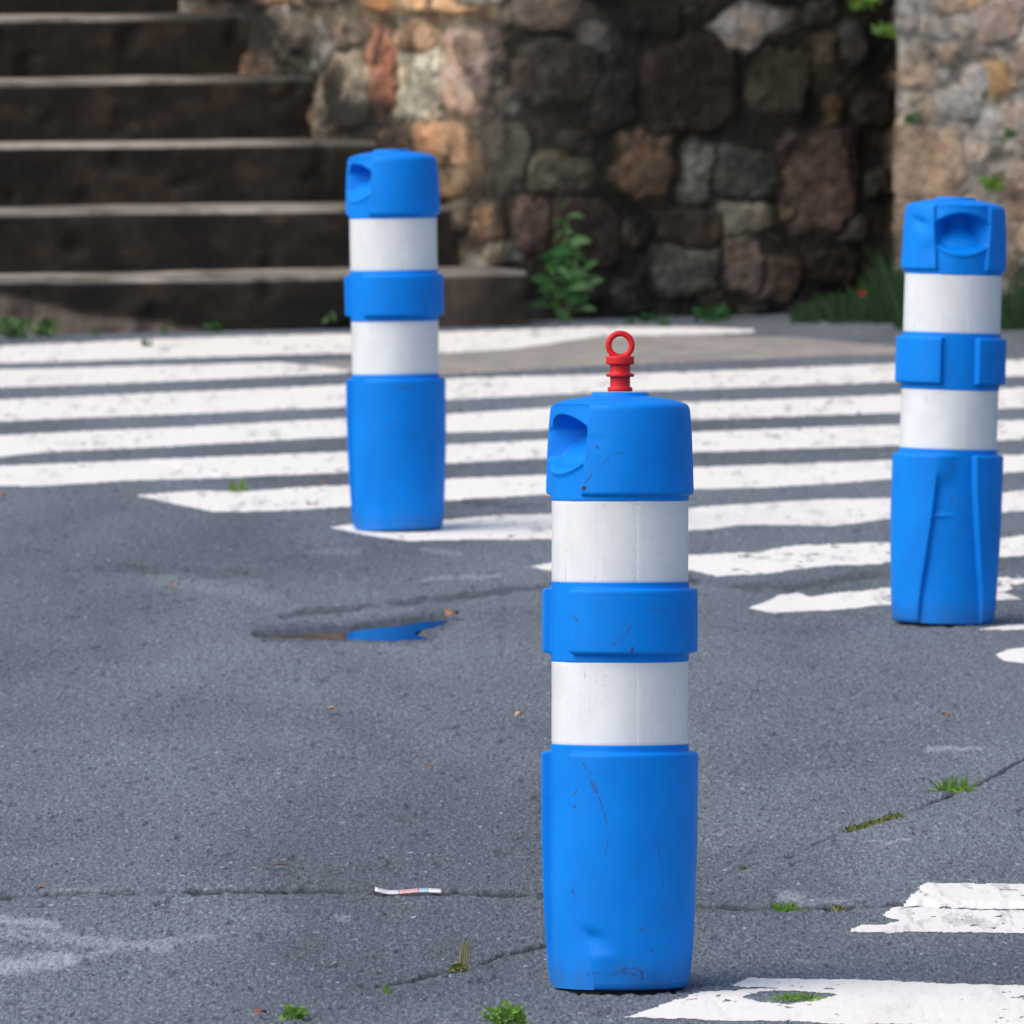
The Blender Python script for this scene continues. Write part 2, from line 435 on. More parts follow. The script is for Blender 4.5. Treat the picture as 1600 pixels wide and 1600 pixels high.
# ---- painted markings and repaired patch: real skins of the same sheet, a few mm above
PXr, PYr = PX.ravel(), PY.ravel()
FC = FACES[(vis[:-1, :-1] & (np.abs(TS) < 0.104)[None, :-1]).ravel()]
fpx = PXr[FC].mean(1); fpy = PYr[FC].mean(1)
fwx = 14 * (fbm(131, fpx / 30, fpy / 6, 4) - 0.5); fwy = 7 * (fbm(141, fpx / 46, fpy / 9, 5) - 0.5)
fwear = fbm(151, fpx / 16, fpy / 3.0, 4)
fwear2 = fbm(161, fpx / 90, fpy / 22, 3)

def skin(name, poly, mat, off, rag=1.0, wear=0.0, holes=(), keep=0.55):
    poly = np.array(poly, float)
    x0, y0 = poly.min(0) - 12; x1, y1 = poly.max(0) + 12
    sel = (fpx > x0) & (fpx < x1) & (fpy > y0) & (fpy < y1)
    ix = np.nonzero(sel)[0]
    depth = np.clip((fpy[ix] - 400) / 700, 0.25, 1.3)
    ins = in_poly(fpx[ix] + fwx[ix] * rag * depth, fpy[ix] + fwy[ix] * rag * depth * 0.8, poly)
    for h in holes:
        ins &= ~in_poly(fpx[ix] + fwx[ix] * 0.7, fpy[ix] + fwy[ix] * 0.5, np.array(h, float))
    if wear:
        ins &= ~((fwear[ix] > 0.80 - 0.22 * wear) & (fwear2[ix] > 0.5 - 0.06 * wear))
    fs = FC[ix[ins]]
    u, inv = np.unique(fs, return_inverse=True)
    vv = V[u].copy()
    edge = np.bincount(inv.ravel(), minlength=len(u)) < 4
    g_ = GZ.ravel()[u]
    vv[:, 2] = np.where(edge, g_ + off * 0.3, np.maximum(LOWZ.ravel()[u] + 0.3 * GR.ravel()[u] + 0.4 * off, g_ + 0.25 * off))
    return structure(mesh_np(name, vv, inv.reshape(-1, 4), mat))

skin('concrete_patch', [(470, 568), (560, 562), (690, 553), (800, 545), (950, 526), (1100, 523), (1250, 528), (1400, 541), (1470, 548), (1400, 553), (1250, 558), (1050, 566), (900, 574), (800, 580), (690, 586), (560, 584)], MAT['patch'], 0.0010, 0.5, 0.0)
E = 0.0026
for i_, s in enumerate(STR):
    skin('crosswalk_stripe', s, MAT['paint'], E, 1.1 if i_ in (7, 8) else 0.5, 0.9 if i_ == 8 else (0.55 if i_ == 7 else 0.12))
skin('crosswalk_stripe', NEAR1, MAT['paint'], E, 0.8, 0.15,
     holes=[[(1395, 1420), (1440, 1417), (1530, 1421), (1700, 1424), (1700, 1426), (1530, 1423), (1440, 1420)]])
skin('crosswalk_stripe', NEAR2, MAT['paint'], E, 0.9, 0.3,
     holes=[[(1160, 1558), (1190, 1551), (1240, 1549), (1300, 1553), (1310, 1556), (1270, 1564), (1230, 1570), (1190, 1566)]])

# water
wp = gpoly(PUDDLE)
cx_, cy_ = wp.mean(0)
o = mesh_np('puddle', [(x, y, -0.0075) for x, y in ((wp - [cx_, cy_]) * 1.03 + [cx_, cy_])], [tuple(range(len(wp)))], MAT['water'], smooth=False)
structure(o)

# ------------------------------------------------------------------ bollards
def d2(a):
    return np.degrees(a)

def lathe_grid(name, prof, rfun, n, mat, parent, marks=None, cap_bottom=False):
    """prof (k,2) of r,z ; rfun(phi,z,r)->r,z ; phi=0 faces -Y, positive to +X"""
    ph = np.linspace(-math.pi, math.pi, n, endpoint=False)
    PH, R = np.meshgrid(ph, prof[:, 0]); _, Z = np.meshgrid(ph, prof[:, 1])
    R, Z = rfun(PH, Z, R)
    if prof[-1, 1] > .1: Z = np.interp(Z, [-1, 0, .655, .8], [-1, 0, .6520, .8])
    Vv = np.stack([R * np.sin(PH), -R * np.cos(PH), Z], -1).reshape(-1, 3)
    k = len(prof); ii = np.arange(k * n).reshape(k, n); jj = np.roll(ii, -1, 1)
    f = np.stack([ii[:-1], jj[:-1], jj[1:], ii[1:]], -1).reshape(-1, 4)
    att = None
    if marks is not None:
        att = {'mask': marks(PH, Z).reshape(-1, 3)}
    return mesh_np(name, Vv, f, mat, parent, attrs=att)

def resample(pts, step):
    pts = np.array(pts, float); out = [pts[0]]
    for a, b in zip(pts[:-1], pts[1:]):
        m = max(1, int(np.ceil(np.hypot(*(b - a)) / step)))
        for i in range(1, m + 1): out.append(a + (b - a) * i / m)
    return np.array(out)

def wrap(a):
    return (a + math.pi) % (2 * math.pi) - math.pi

def bollard(label, px, py, sz, lean_x, lean_back, slot, n, step, seed, dents, lines, flushleft=False):
    b = ground(px, py)
    root = thing('traffic_bollard', label, 'bollard', (b[0], b[1], -0.0015), 'blue and white traffic bollards in front of the crossing')
    # lean_x > 0 leans to the right of the picture, lean_back > 0 away from it
    root.rotation_euler = (-math.radians(lean_back), math.radians(lean_x), 0)
    s0 = math.radians(slot)
    root.scale = (1, 1, sz)
    def slot_d(PH):
        a = np.abs(wrap(PH - s0)); bck = np.abs(wrap(PH - s0 - math.pi))
        return np.minimum(a, bck), a < bck
    def signed(PH):
        a = wrap(PH - s0); c = wrap(PH - s0 - math.pi)
        return np.where(np.abs(a) < np.abs(c), a, c)
    def dent(PH, Z):
        d = 0.0
        for (pd, zc, dp, wp_, wz, sh) in dents:
            u = wrap(PH - math.radians(pd)) / math.radians(wp_); v = (Z - zc) / wz
            v = v + sh * u
            d = d + dp * np.exp(-(u * u + v * v * np.where(v > 0, 3.0, 1.0)))
        return d
    wob = lambda PH, Z: 0.0007 * (fbm(seed, PH * 3 + 20, Z * 14, 2) - 0.5) * 2
    def marks(PH, Z):
        m = np.zeros(PH.shape + (3,))
        for pts, w, s in lines:
            q = [(math.radians(a) * 0.1, z) for a, z in pts]
            dd = d_line(PH * 0.1 + 0.0016 * (fbm(seed + 3, PH * 30, Z * 300, 2) - 0.5), Z, q)
            m[..., 0] = np.maximum(m[..., 0], (1 - sstep(w * 0.5, w * 1.5, dd)) * s)
        m[..., 0] *= sstep(0.3, 0.55, fbm(seed + 5, PH * 24, Z * 190, 3))
        m[..., 1] = (1 - sstep(0.0, 0.06, Z)) * 0.42
        return m
    # --- base shell
    bz = np.array([0, .012, .03, .1, .2, .29, .33]); br = np.array([.0945, .0965, .0985, .1015, .1045, .105, .105])
    def Rb(Z): return np.interp(Z, bz, br)
    prof = resample([(.080, .0035), (.090, .0035), (.0935, .0060), (.0958, .0115), (.0965, .016), (.0985, .03), (.1015, .1), (.1045, .2), (.105, .29), (.105, .3138), (.1042, .3168), (.1022, .3183), (.0945, .3190), (.0928, .3198), (.0925, .322), (.0925, .3285), (.0915, .3290), (.088, .3290)], step)
    def rb(PH, Z, R):
        d, _ = slot_d(PH); sg = signed(PH)
        hw = np.radians(np.interp(Z, [0, .06, .12, .2, .26, .32], [40, 36.5, 31, 25, 21.5, 20]))
        soft = np.full_like(Z, math.radians(1.7))
        w = 1 - sstep(hw - soft, hw + soft * 0.6, d)
        floor = np.interp(Z, [0, .03, .15, .329], [.0880, .0895, .0915, .0925])
        floor = np.minimum(floor, R)
        if flushleft:   # pad edge pressed flush towards the top on the left-hand side
            fl = sstep(.252, .292, Z) + 0.4 * np.exp(-((Z - .205) / .0035) ** 2)
            side_l = (sg < math.radians(6)) & (sg > -math.radians(60))
            ramp = sstep(math.radians(-24), math.radians(6), sg)
            w = np.where(side_l, w * (1 - np.clip(fl, 0, 1)) + np.clip(fl, 0, 1) * ramp * (sg > -math.radians(26)), w)
        R2 = R * (1 - w) + floor * w
        return R2 - dent(PH, Z) + wob(PH, Z), Z
    sh = lathe_grid('base_shell', prof, rb, n, MAT['plastic'], root, marks)
    # rubber foot under the shell
    lathe_grid('foot_pad', np.array([(.0, -.006), (.080, -.006), (.082, -.004), (.082, .008), (.078, .009)]), lambda a, z, r: (r, z), 64, MAT['rubber'], root)
    # --- collar
    prof = resample([(.088, .4395), (.0915, .4395), (.0925, .440), (.0925, .4490), (.0945, .4502), (.1012, .4512), (.1034, .4528), (.1040, .4555), (.1040, .5325), (.1034, .5352), (.1015, .5366), (.0945, .5374), (.0928, .5384), (.0925, .541), (.0925, .5455), (.0915, .546), (.088, .546)], step)
    def rc(PH, Z, R):
        d, _ = slot_d(PH)
        hw = math.radians(20); so = math.radians(1.6)
        w = 1 - sstep(hw - so, hw + so * 0.7, d)
        return R * (1 - w) + np.minimum(R, .0925) * w - dent(PH, Z) + wob(PH, Z), Z
    lathe_grid('collar', prof, rc, n, MAT['plastic'], root, marks)
    # --- cap with the two grip recesses
    prof = resample([(.088, .6545), (.0915, .6545), (.0925, .655), (.0925, .6605), (.0945, .6620), (.0975, .6630), (.0989, .6648), (.0992, .668), (.0985, .70), (.0970, .74), (.0955, .762), (.0945, .7715), (.0936, .7758), (.0915, .7792), (.0880, .7812), (.083, .7830), (.075, .7850), (.06, .7882), (.046, .7902), (.0392, .7910), (.0384, .7918), (.0380, .7940), (.0368, .7952), (.034, .7956), (.0, .7958)], step)
    def rk(PH, Z, R):
        d, _ = slot_d(PH); sg = signed(PH)
        hw = np.radians(np.interp(Z, [.66, .775], [29, 35])); so = math.radians(1.8)
        w = 1 - sstep(hw - so, hw + so * 0.7, d)
        w = w * (1 - sstep(.7795, .7825, Z))
        floor = np.interp(Z, [.655, .66, .70, .755, .775], [.0925, .0925, .0920, .0905, .0880])
        R2 = R * (1 - w) + np.minimum(R, floor) * w
        xs = .0925 * np.sin(np.clip(sg, -1.5, 1.5))
        bb = .0365 * np.sqrt(np.clip(1 - (xs / .060) ** 2, 0.0, 1)) + 1e-4
        v = (Z - .7300) / bb
        side = np.where(np.abs(sg) < 1.2, 1.0, 0.0)
        shp = (0.30 * sstep(-1.0, -0.72, v) + 0.70 * sstep(-0.85, 0.62, v)) * (1 - sstep(0.80, 1.02, v))
        dep = .050 * shp * side * w
        q = np.abs(v)
        lip = .0026 * np.exp(-((v + 1.10) / .10) ** 2) * side * w
        cl = np.where(Z < .779, 1.0, 0.0)
        return np.maximum(R2 - dep * cl + lip - (dent(PH, Z) - wob(PH, Z)) * np.clip(R / .06, 0, 1), 0.0), Z
    lathe_grid('cap', prof, rk, n, MAT['plastic'], root, marks)
    # --- reflective bands
    for z0, z1 in ((.3290, .4395), (.5460, .6545)):
        prof = resample([(.0895, z0), (.0912, z0), (.0915, z0 + .0006), (.0915, z1 - .0006), (.0912, z1), (.0895, z1)], 0.004)
        lathe_grid('reflective_band', prof, lambda PH, Z, R: (R + 0.0004 * (fbm(seed + 40, PH * 4, Z * 30, 2) - .5) + 0.0003 * sstep(.25, .265, PH) * (1 - sstep(.9, 2.4, PH)), Z), n, MAT['band'], root)
    return root

near_lines = [([(-45, .312), (-40, .311)], .0012, .9), ([(-35, .305), (-31, .303), (-28, .304)], .0014, 1), ([(-40, .250), (-35, .246)], .0016, 1),
              ([(-23, .295), (-18, .270), (-13, .245), (-9.5, .222), (-9, .205), (-11, .185)], .0008, .7), ([(-20, .29), (-16, .262), (-13, .244)], .0007, .6),
              ([(-44, .135), (-43, .131)], .0018, .7), ([(-8, .025), (4, .027), (12, .024)], .0016, .55), ([(17, .028), (18, .018)], .0014, .8), ([(-30, .023), (-20, .026), (-10, .024)], .0012, .5),
              ([(-31, .668), (-29, .6685)], .003, 1), ([(-28, .676), (-22, .69)], .0009, .8), ([(8, .452), (9, .456)], .002, .8), ([(20, .51), (40, .505)], .001, .35), ([(2, .53), (14, .52)], .0009, .3),
              ([(-8, .64), (-4, .64)], .001, .4), ([(24, .06), (26, .055)], .0016, .6), ([(-16, .05), (-8, .055)], .001, .3), ([(-26, .30), (-22, .285), (-19, .265)], .0022, .45), ([(-37, .262), (-33, .268)], .0012, .6), ([(28, .20), (32, .17), (34, .14)], .0009, .4),
              ([(-2, .03), (8, .034), (16, .03)], .0026, .5), ([(-6, .46), (4, .474), (10, .495)], .0012, .5), ([(-38, .50), (-33, .492)], .0012, .6), ([(-14, .70), (-8, .712), (2, .716)], .0009, .45), ([(-20, .725), (-18, .722)], .0018, .7), ([(12, .08), (22, .09)], .0016, .4)]
near_dents = [(-22, .074, .0048, 11, .016, .25), (48, .105, .0025, 16, .018, -.2), (60, .03, .002, 18, .02, 0), (-12, .048, -.0016, 12, .012, 0), (-20, .735, .0006, 8, .01, 0)]
B1 = bollard('nearest blue and white bollard carrying a red ring plug on its cap', 968, 1544, 1.006, 0.05, 3.3, -62, 760, .0015, 101, near_dents, near_lines)
left_lines = [([(35, .51), (38, .475), (41, .455)], .0016, .6), ([(5, .30), (20, .302)], .004, .3), ([(10, .52), (30, .515)], .002, .25), ([(-10, .22), (4, .23)], .002, .25)]
B2 = bollard('blue and white bollard in front of the stairs, at a white stripe tip', 622, 828, 1.008, -0.9, 2.1, -61, 520, .002, 202,
             [(15, .18, .0016, 30, .05, .2), (-30, .05, .001, 14, .03, 0)], left_lines)
right_lines = [([(3, .30), (4, .292)], .002, .4), ([(4, .24), (5, .23)], .002, .4), ([(50, .185), (68, .180)], .0012, .7)]
B3 = bollard('blue and white bollard leaning right, its grip recess facing front before the pale wall', 1473, 974, 1.012, 1.7, 2.4, 8, 520, .002, 303,
             [(-46, .748, .006, 11, .014, .3), (-30, .70, .002, 10, .02, 0), (15, .15, .0012, 20, .05, .2)], right_lines, True)

# --- red ring plug on the near bollard
bpy.context.view_layer.update()
top = B1.matrix_world @ Vector((0, 0, .7965))
plug = thing('plug', 'small red plastic plug with round pull ring standing on the nearest bollard', 'plug', top)
plug.rotation_euler = B1.rotation_euler
prof = resample([(.0, .0), (.0163, .0), (.0166, .0012), (.0166, .0052), (.0160, .0060), (.0137, .0064), (.0134, .0075), (.0134, .0188), (.0140, .0196), (.0186, .0200), (.0189, .0208), (.0189, .0238), (.0184, .0246), (.0140, .0250), (.0136, .0262), (.0136, .0350), (.0142, .0358), (.0185, .0366), (.0189, .0376), (.0189, .0462), (.0184, .0472), (.016, .0478), (.0, .0480)], .002)
lathe_grid('plug_body', prof, lambda a, z, r: (r, z), 72, MAT['red'], plug)
na, nb = 72, 20; Rr, rr = .0155, .0041
vv = []; ff = []
for i in range(na):
    a = 2 * math.pi * i / na
    for j in range(nb):
        t = 2 * math.pi * j / nb
        c = Rr + rr * math.cos(t)
        vv.append((c * math.cos(a), rr * 0.85 * math.sin(t), .0623 + c * math.sin(a)))
        ff.append((i * nb + j, ((i + 1) % na) * nb + j, ((i + 1) % na) * nb + (j + 1) % nb, i * nb + (j + 1) % nb))
mesh_np('pull_ring', vv, ff, MAT['red'], plug)

# ------------------------------------------------------------------ staircase
YAW = math.radians(17)
bdir = np.array([math.sin(YAW) * -1, math.cos(YAW)])       # going up the stairs
adir = np.array([math.cos(YAW), math.sin(YAW)])            # along the steps, to the right
foot = ground(0, 523)[:2]
T = 0.37
edges = [437, 331, 228, 126, 26]
stair = thing('staircase', 'dark weathered concrete staircase with pale worn treads beside the stone wall', 'stairs', (foot[0], foot[1], 0))
def step_z(k, yp):
    q = foot + bdir * T * k
    # point on the front line seen at px x=0
    # solve along adir for x/Y = -800/F
    t = 0.0
    for _ in range(20):
        p = q + adir * t
        t -= (p[0] + 800.0 / F * p[1] / 1.0) / (adir[0] + 800.0 / F * adir[1])
    p = q + adir * t
    return at_depth(0, yp, p[1])[2]
zs = [step_z(k, y) for k, y in enumerate(edges)]
while len(zs) < 12: zs.append(zs[-1] + (zs[4] - zs[0]) / 4)
print('step heights', [round(z, 3) for z in zs])

WSL = 285.0
# wall plan: oblique left face, front face, set-forward right wall
def plan(px, Y): return np.array([(px - 800.0) / F * Y, Y])
WP = [plan(738 - WSL * 6.0, 32.62 + 6.0), plan(738, 32.62), plan(1398, 33.25), plan(1398, 32.72), plan(2700, 32.3)]
def wall_x_at(q):
    """distance along adir from q to the oblique wall face"""
    p0, p1 = WP[0], WP[1]; d = p1 - p0
    A = np.array([[adir[0], -d[0]], [adir[1], -d[1]]])
    s = np.linalg.solve(A, p0 - q)
    return s[0]
for k_, tx in ((2, 575), (3, 470), (4, 380)):
    q_ = foot + bdir * T * k_; t_ = wall_x_at(q_); e_ = q_ + adir * t_
    print('tread', k_, 'end px', to_px(e_[0], e_[1], zs[k_]), 'target', tx)
for k in range(12):
    q = foot + bdir * T * k
    z1 = zs[k]; z0 = -0.05 if k == 0 else zs[k - 1] - 0.02
    if k == 0:
        e = plan(816, 32.45); right = np.dot(e - q, adir)
    else:
        right = wall_x_at(q + bdir * T * 0.5) + 0.12
    left = -4.0
    nx = int((right - left) / 0.02)
    us = np.linspace(left, right, nx)
    rz = np.linspace(z0, z1 - 0.022, 14)
    sec = [(0.0, z) for z in rz] + [(0.002, z1 - 0.014), (0.006, z1 - 0.006), (0.014, z1 - 0.0015), (0.024, z1)] + [(t, z1 - 0.004 * t) for t in np.linspace(0.05, T + 0.02, 10)]
    sec = np.array(sec)
    U, SY = np.meshgrid(us, sec[:, 0]); _, SZ = np.meshgrid(us, sec[:, 1])
    wave = 0.014 * (fbm(400 + k, U * 2.3, SY * 2 + 3, 4) - .5)
    nick = 0.018 * sstep(0.62, 0.8, fbm(430 + k, U * 9, SZ * 9, 3)) * (SY < 0.03)
    rr_ = (SZ > z1 - 0.05)
    SYn = SY + wave + nick + 0.012 * (fbm(440 + k, U * 6, SZ * 8, 4) - .5) * (SY < 0.01)
    SZn = SZ + 0.007 * (fbm(450 + k, U * 1.7, SY * 1.5, 3) - .5) * 2 * rr_
    Xw = foot[0] + adir[0] * U + bdir[0] * (T * k + SYn) - foot[0]
    Yw = adir[1] * U + bdir[1] * (T * k + SYn)
    Vv = np.stack([Xw, Yw, SZn], -1).reshape(-1, 3)
    m_, n_ = U.shape; ii = np.arange(m_ * n_).reshape(m_, n_)
    f = np.stack([ii[:-1, :-1], ii[:-1, 1:], ii[1:, 1:], ii[1:, :-1]], -1)
    mi = np.zeros(f.shape[:2], int); mi[14:, :] = 1
    pale_b = np.zeros_like(U)
    if k == 0:
        pxx, pyy = to_px(Xw + foot[0], Yw + foot[1], SZn)
        pale_b = sstep(0.0, 14.0, pyy - np.interp(pxx + 20 * (fbm(470, pxx / 30, pyy / 30, 3) - .5), [-400, 0, 60, 130, 200, 280, 420, 800], [450, 455, 468, 488, 492, 505, 530, 540]))
        pale_b = np.maximum(pale_b, 0.3 * sstep(560, 640, pxx) * (1 - sstep(700, 815, pxx)))
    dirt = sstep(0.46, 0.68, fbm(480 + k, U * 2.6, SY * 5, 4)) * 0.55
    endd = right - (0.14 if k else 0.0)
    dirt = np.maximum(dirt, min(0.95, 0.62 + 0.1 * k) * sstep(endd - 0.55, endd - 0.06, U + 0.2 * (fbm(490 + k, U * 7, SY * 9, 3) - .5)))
    att = {'mask': np.stack([pale_b, np.clip(dirt, 0, 1), 0 * U], -1).reshape(-1, 3)}
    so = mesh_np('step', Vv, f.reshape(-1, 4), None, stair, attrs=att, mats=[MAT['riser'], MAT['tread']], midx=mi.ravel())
    if k == 0:   # closed right-hand end of the bottom step
        pe = [Vv.reshape(m_, n_, 3)[i, -1] for i in range(m_)]
        b0 = pe[-1].copy(); b0[2] = -0.05
        mesh_np('step_end', pe + [b0], [tuple(range(len(pe) + 1))], MAT['riser'], so, smooth=False,
                attrs={'mask': np.zeros((len(pe) + 1, 3))})

# ------------------------------------------------------------------ rubble stone walls
TONE = 0.80; DESAT = 0.10
SK = np.random.default_rng(77).uniform(-1, 1, (40, 3))
ST = [  # cx, cy, w, h, angle, (r,g,b) as seen, in photo pixels
 (437, 0, 70, 24, 0, (190, 140, 110)), (440, 55, 55, 90, 10, (165, 152, 132)), (500, 95, 42, 66, 0, (190, 180, 165)), (535, 145, 84, 120, -8, (172, 156, 130)), (600, 120, 46, 150, -6, (152, 98, 70)),
 (650, 135, 80, 130, 4, (182, 172, 146)), (655, 60, 76, 50, 10, (170, 132, 95)), (584, 4, 45, 26, 0, (175, 118, 62)), (685, 2, 130, 32, 0, (196, 154, 104)), (728, 115, 76, 130, 4, (172, 146, 126)),
 (676, 226, 112, 72, 0, (182, 136, 94)), (700, 278, 62, 60, 0, (150, 118, 82)), (598, 224, 40, 40, 0, (150, 110, 88)), (850, 18, 112, 58, 0, (142, 120, 98)), (930, 60, 46, 48, 0, (112, 108, 98)), (870, 115, 120, 95, 0, (76, 70, 58)),
 (865, 270, 124, 54, 0, (106, 99, 74)), (795, 245, 68, 110, 0, (92, 86, 70)), (832, 350, 58, 84, 6, (110, 82, 66)), (762, 350, 58, 62, 0, (140, 110, 82)), (788, 390, 56, 42, 0, (136, 124, 108)), (915, 360, 100, 112, 0, (78, 60, 52)),
 (797, 160, 34, 34, 0, (125, 118, 105)), (720, 340, 50, 50, 0, (120, 105, 85)), (1005, 258, 92, 96, 6, (120, 92, 60)), (960, 160, 60, 90, 0, (55, 50, 44)),
 (1277, 15, 52, 52, 0, (78, 74, 64)), (1082, 135, 150, 140, -8, (68, 52, 42)), (1220, 130, 86, 104, 5, (84, 78, 56)), (1292, 78, 36, 62, 10, (104, 88, 60)), (1332, 66, 42, 64, -20, (88, 88, 85)),
 (1303, 178, 32, 62, 0, (96, 76, 54)), (1090, 270, 46, 96, 4, (116, 116, 100)), (1165, 270, 96, 76, 0, (82, 86, 76)), (1277, 282, 116, 160, -5, (106, 82, 68)), (1237, 332, 42, 44, 0, (130, 104, 72)),
 (1165, 342, 78, 54, -14, (146, 136, 108)), (1070, 358, 112, 58, 0, (82, 68, 54)), (1062, 422, 112, 82, 6, (106, 101, 88)), (1165, 412, 62, 92, -6, (126, 104, 86)), (1212, 438, 62, 74, 14, (110, 90, 72)), (985, 462, 60, 50, 0, (84, 76, 66)),
 (1020, 30, 80, 50, 0, (52, 48, 36)), (1100, 15, 70, 40, 0, (60, 56, 40)), (915, 440, 70, 60, 0, (66, 58, 50)), (1330, 250, 30, 110, 0, (40, 35, 32)), (1300, 420, 80, 60, 0, (60, 54, 44)),
 # right wall
 (1572, 28, 82, 74, 0, (156, 136, 120)), (1430, 106, 58, 64, 0, (180, 160, 134)), (1474, 84, 46, 32, 0, (152, 132, 106)), (1560, 122, 42, 58, -20, (176, 140, 84)), (1525, 128, 46, 52, 0, (176, 170, 164)), (1450, 258, 122, 118, 6, (172, 146, 116)),
 (1592, 312, 46, 116, 8, (166, 140, 114)), (1480, 40, 90, 36, 0, (158, 152, 144)), (1500, 160, 60, 46, 0, (150, 144, 136)), (1440, 175, 44, 44, 0, (160, 145, 125)), (1590, 190, 50, 60, 0, (172, 160, 146)), (1412, 20, 36, 50, 0, (150, 145, 138)),
 (1420, 340, 50, 60, 0, (150, 128, 104)), (1530, 225, 40, 40, 0, (178, 165, 150)), (1600, 110, 40, 40, 0, (150, 130, 110)), (1500, 330, 70, 60, 0, (165, 140, 112)), (1560, 400, 60, 60, 0, (150, 130, 108)),
]
TRI = (1165, 46, 124, 66, 0, (164, 152, 136))
taken = [(s[0], s[1], max(s[2], s[3])) for s in ST] + [(1165, 46, 120)]
fill = []
r2 = random.Random(3)
for gy in range(-1500, 540, 62):
    for gx in range(-800, 2900, 70):
        x = gx + r2.uniform(-24, 24) + (35 if (gy // 62) % 2 else 0); y = gy + r2.uniform(-18, 18)
        w = r2.uniform(52, 96); h = r2.uniform(44, 74)
        inframe = 380 < x < 1620 and -20 < y < 520
        if inframe:
            ok = all(math.hypot((x - s[0]) / (s[2] / 2 + 18), (y - s[1]) / (s[3] / 2 + 16)) > 1 for s in ST) and math.hypot((x - 1165) / 70, (y - 46) / 45) > 1
            if not ok: continue
            w *= 0.7; h *= 0.7
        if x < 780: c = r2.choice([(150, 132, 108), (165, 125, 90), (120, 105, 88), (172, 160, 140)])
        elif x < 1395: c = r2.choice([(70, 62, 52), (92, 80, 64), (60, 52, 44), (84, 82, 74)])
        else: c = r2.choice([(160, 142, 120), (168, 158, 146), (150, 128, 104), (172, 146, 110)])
        fill.append((x, y, w, h, r2.uniform(-12, 12), c))

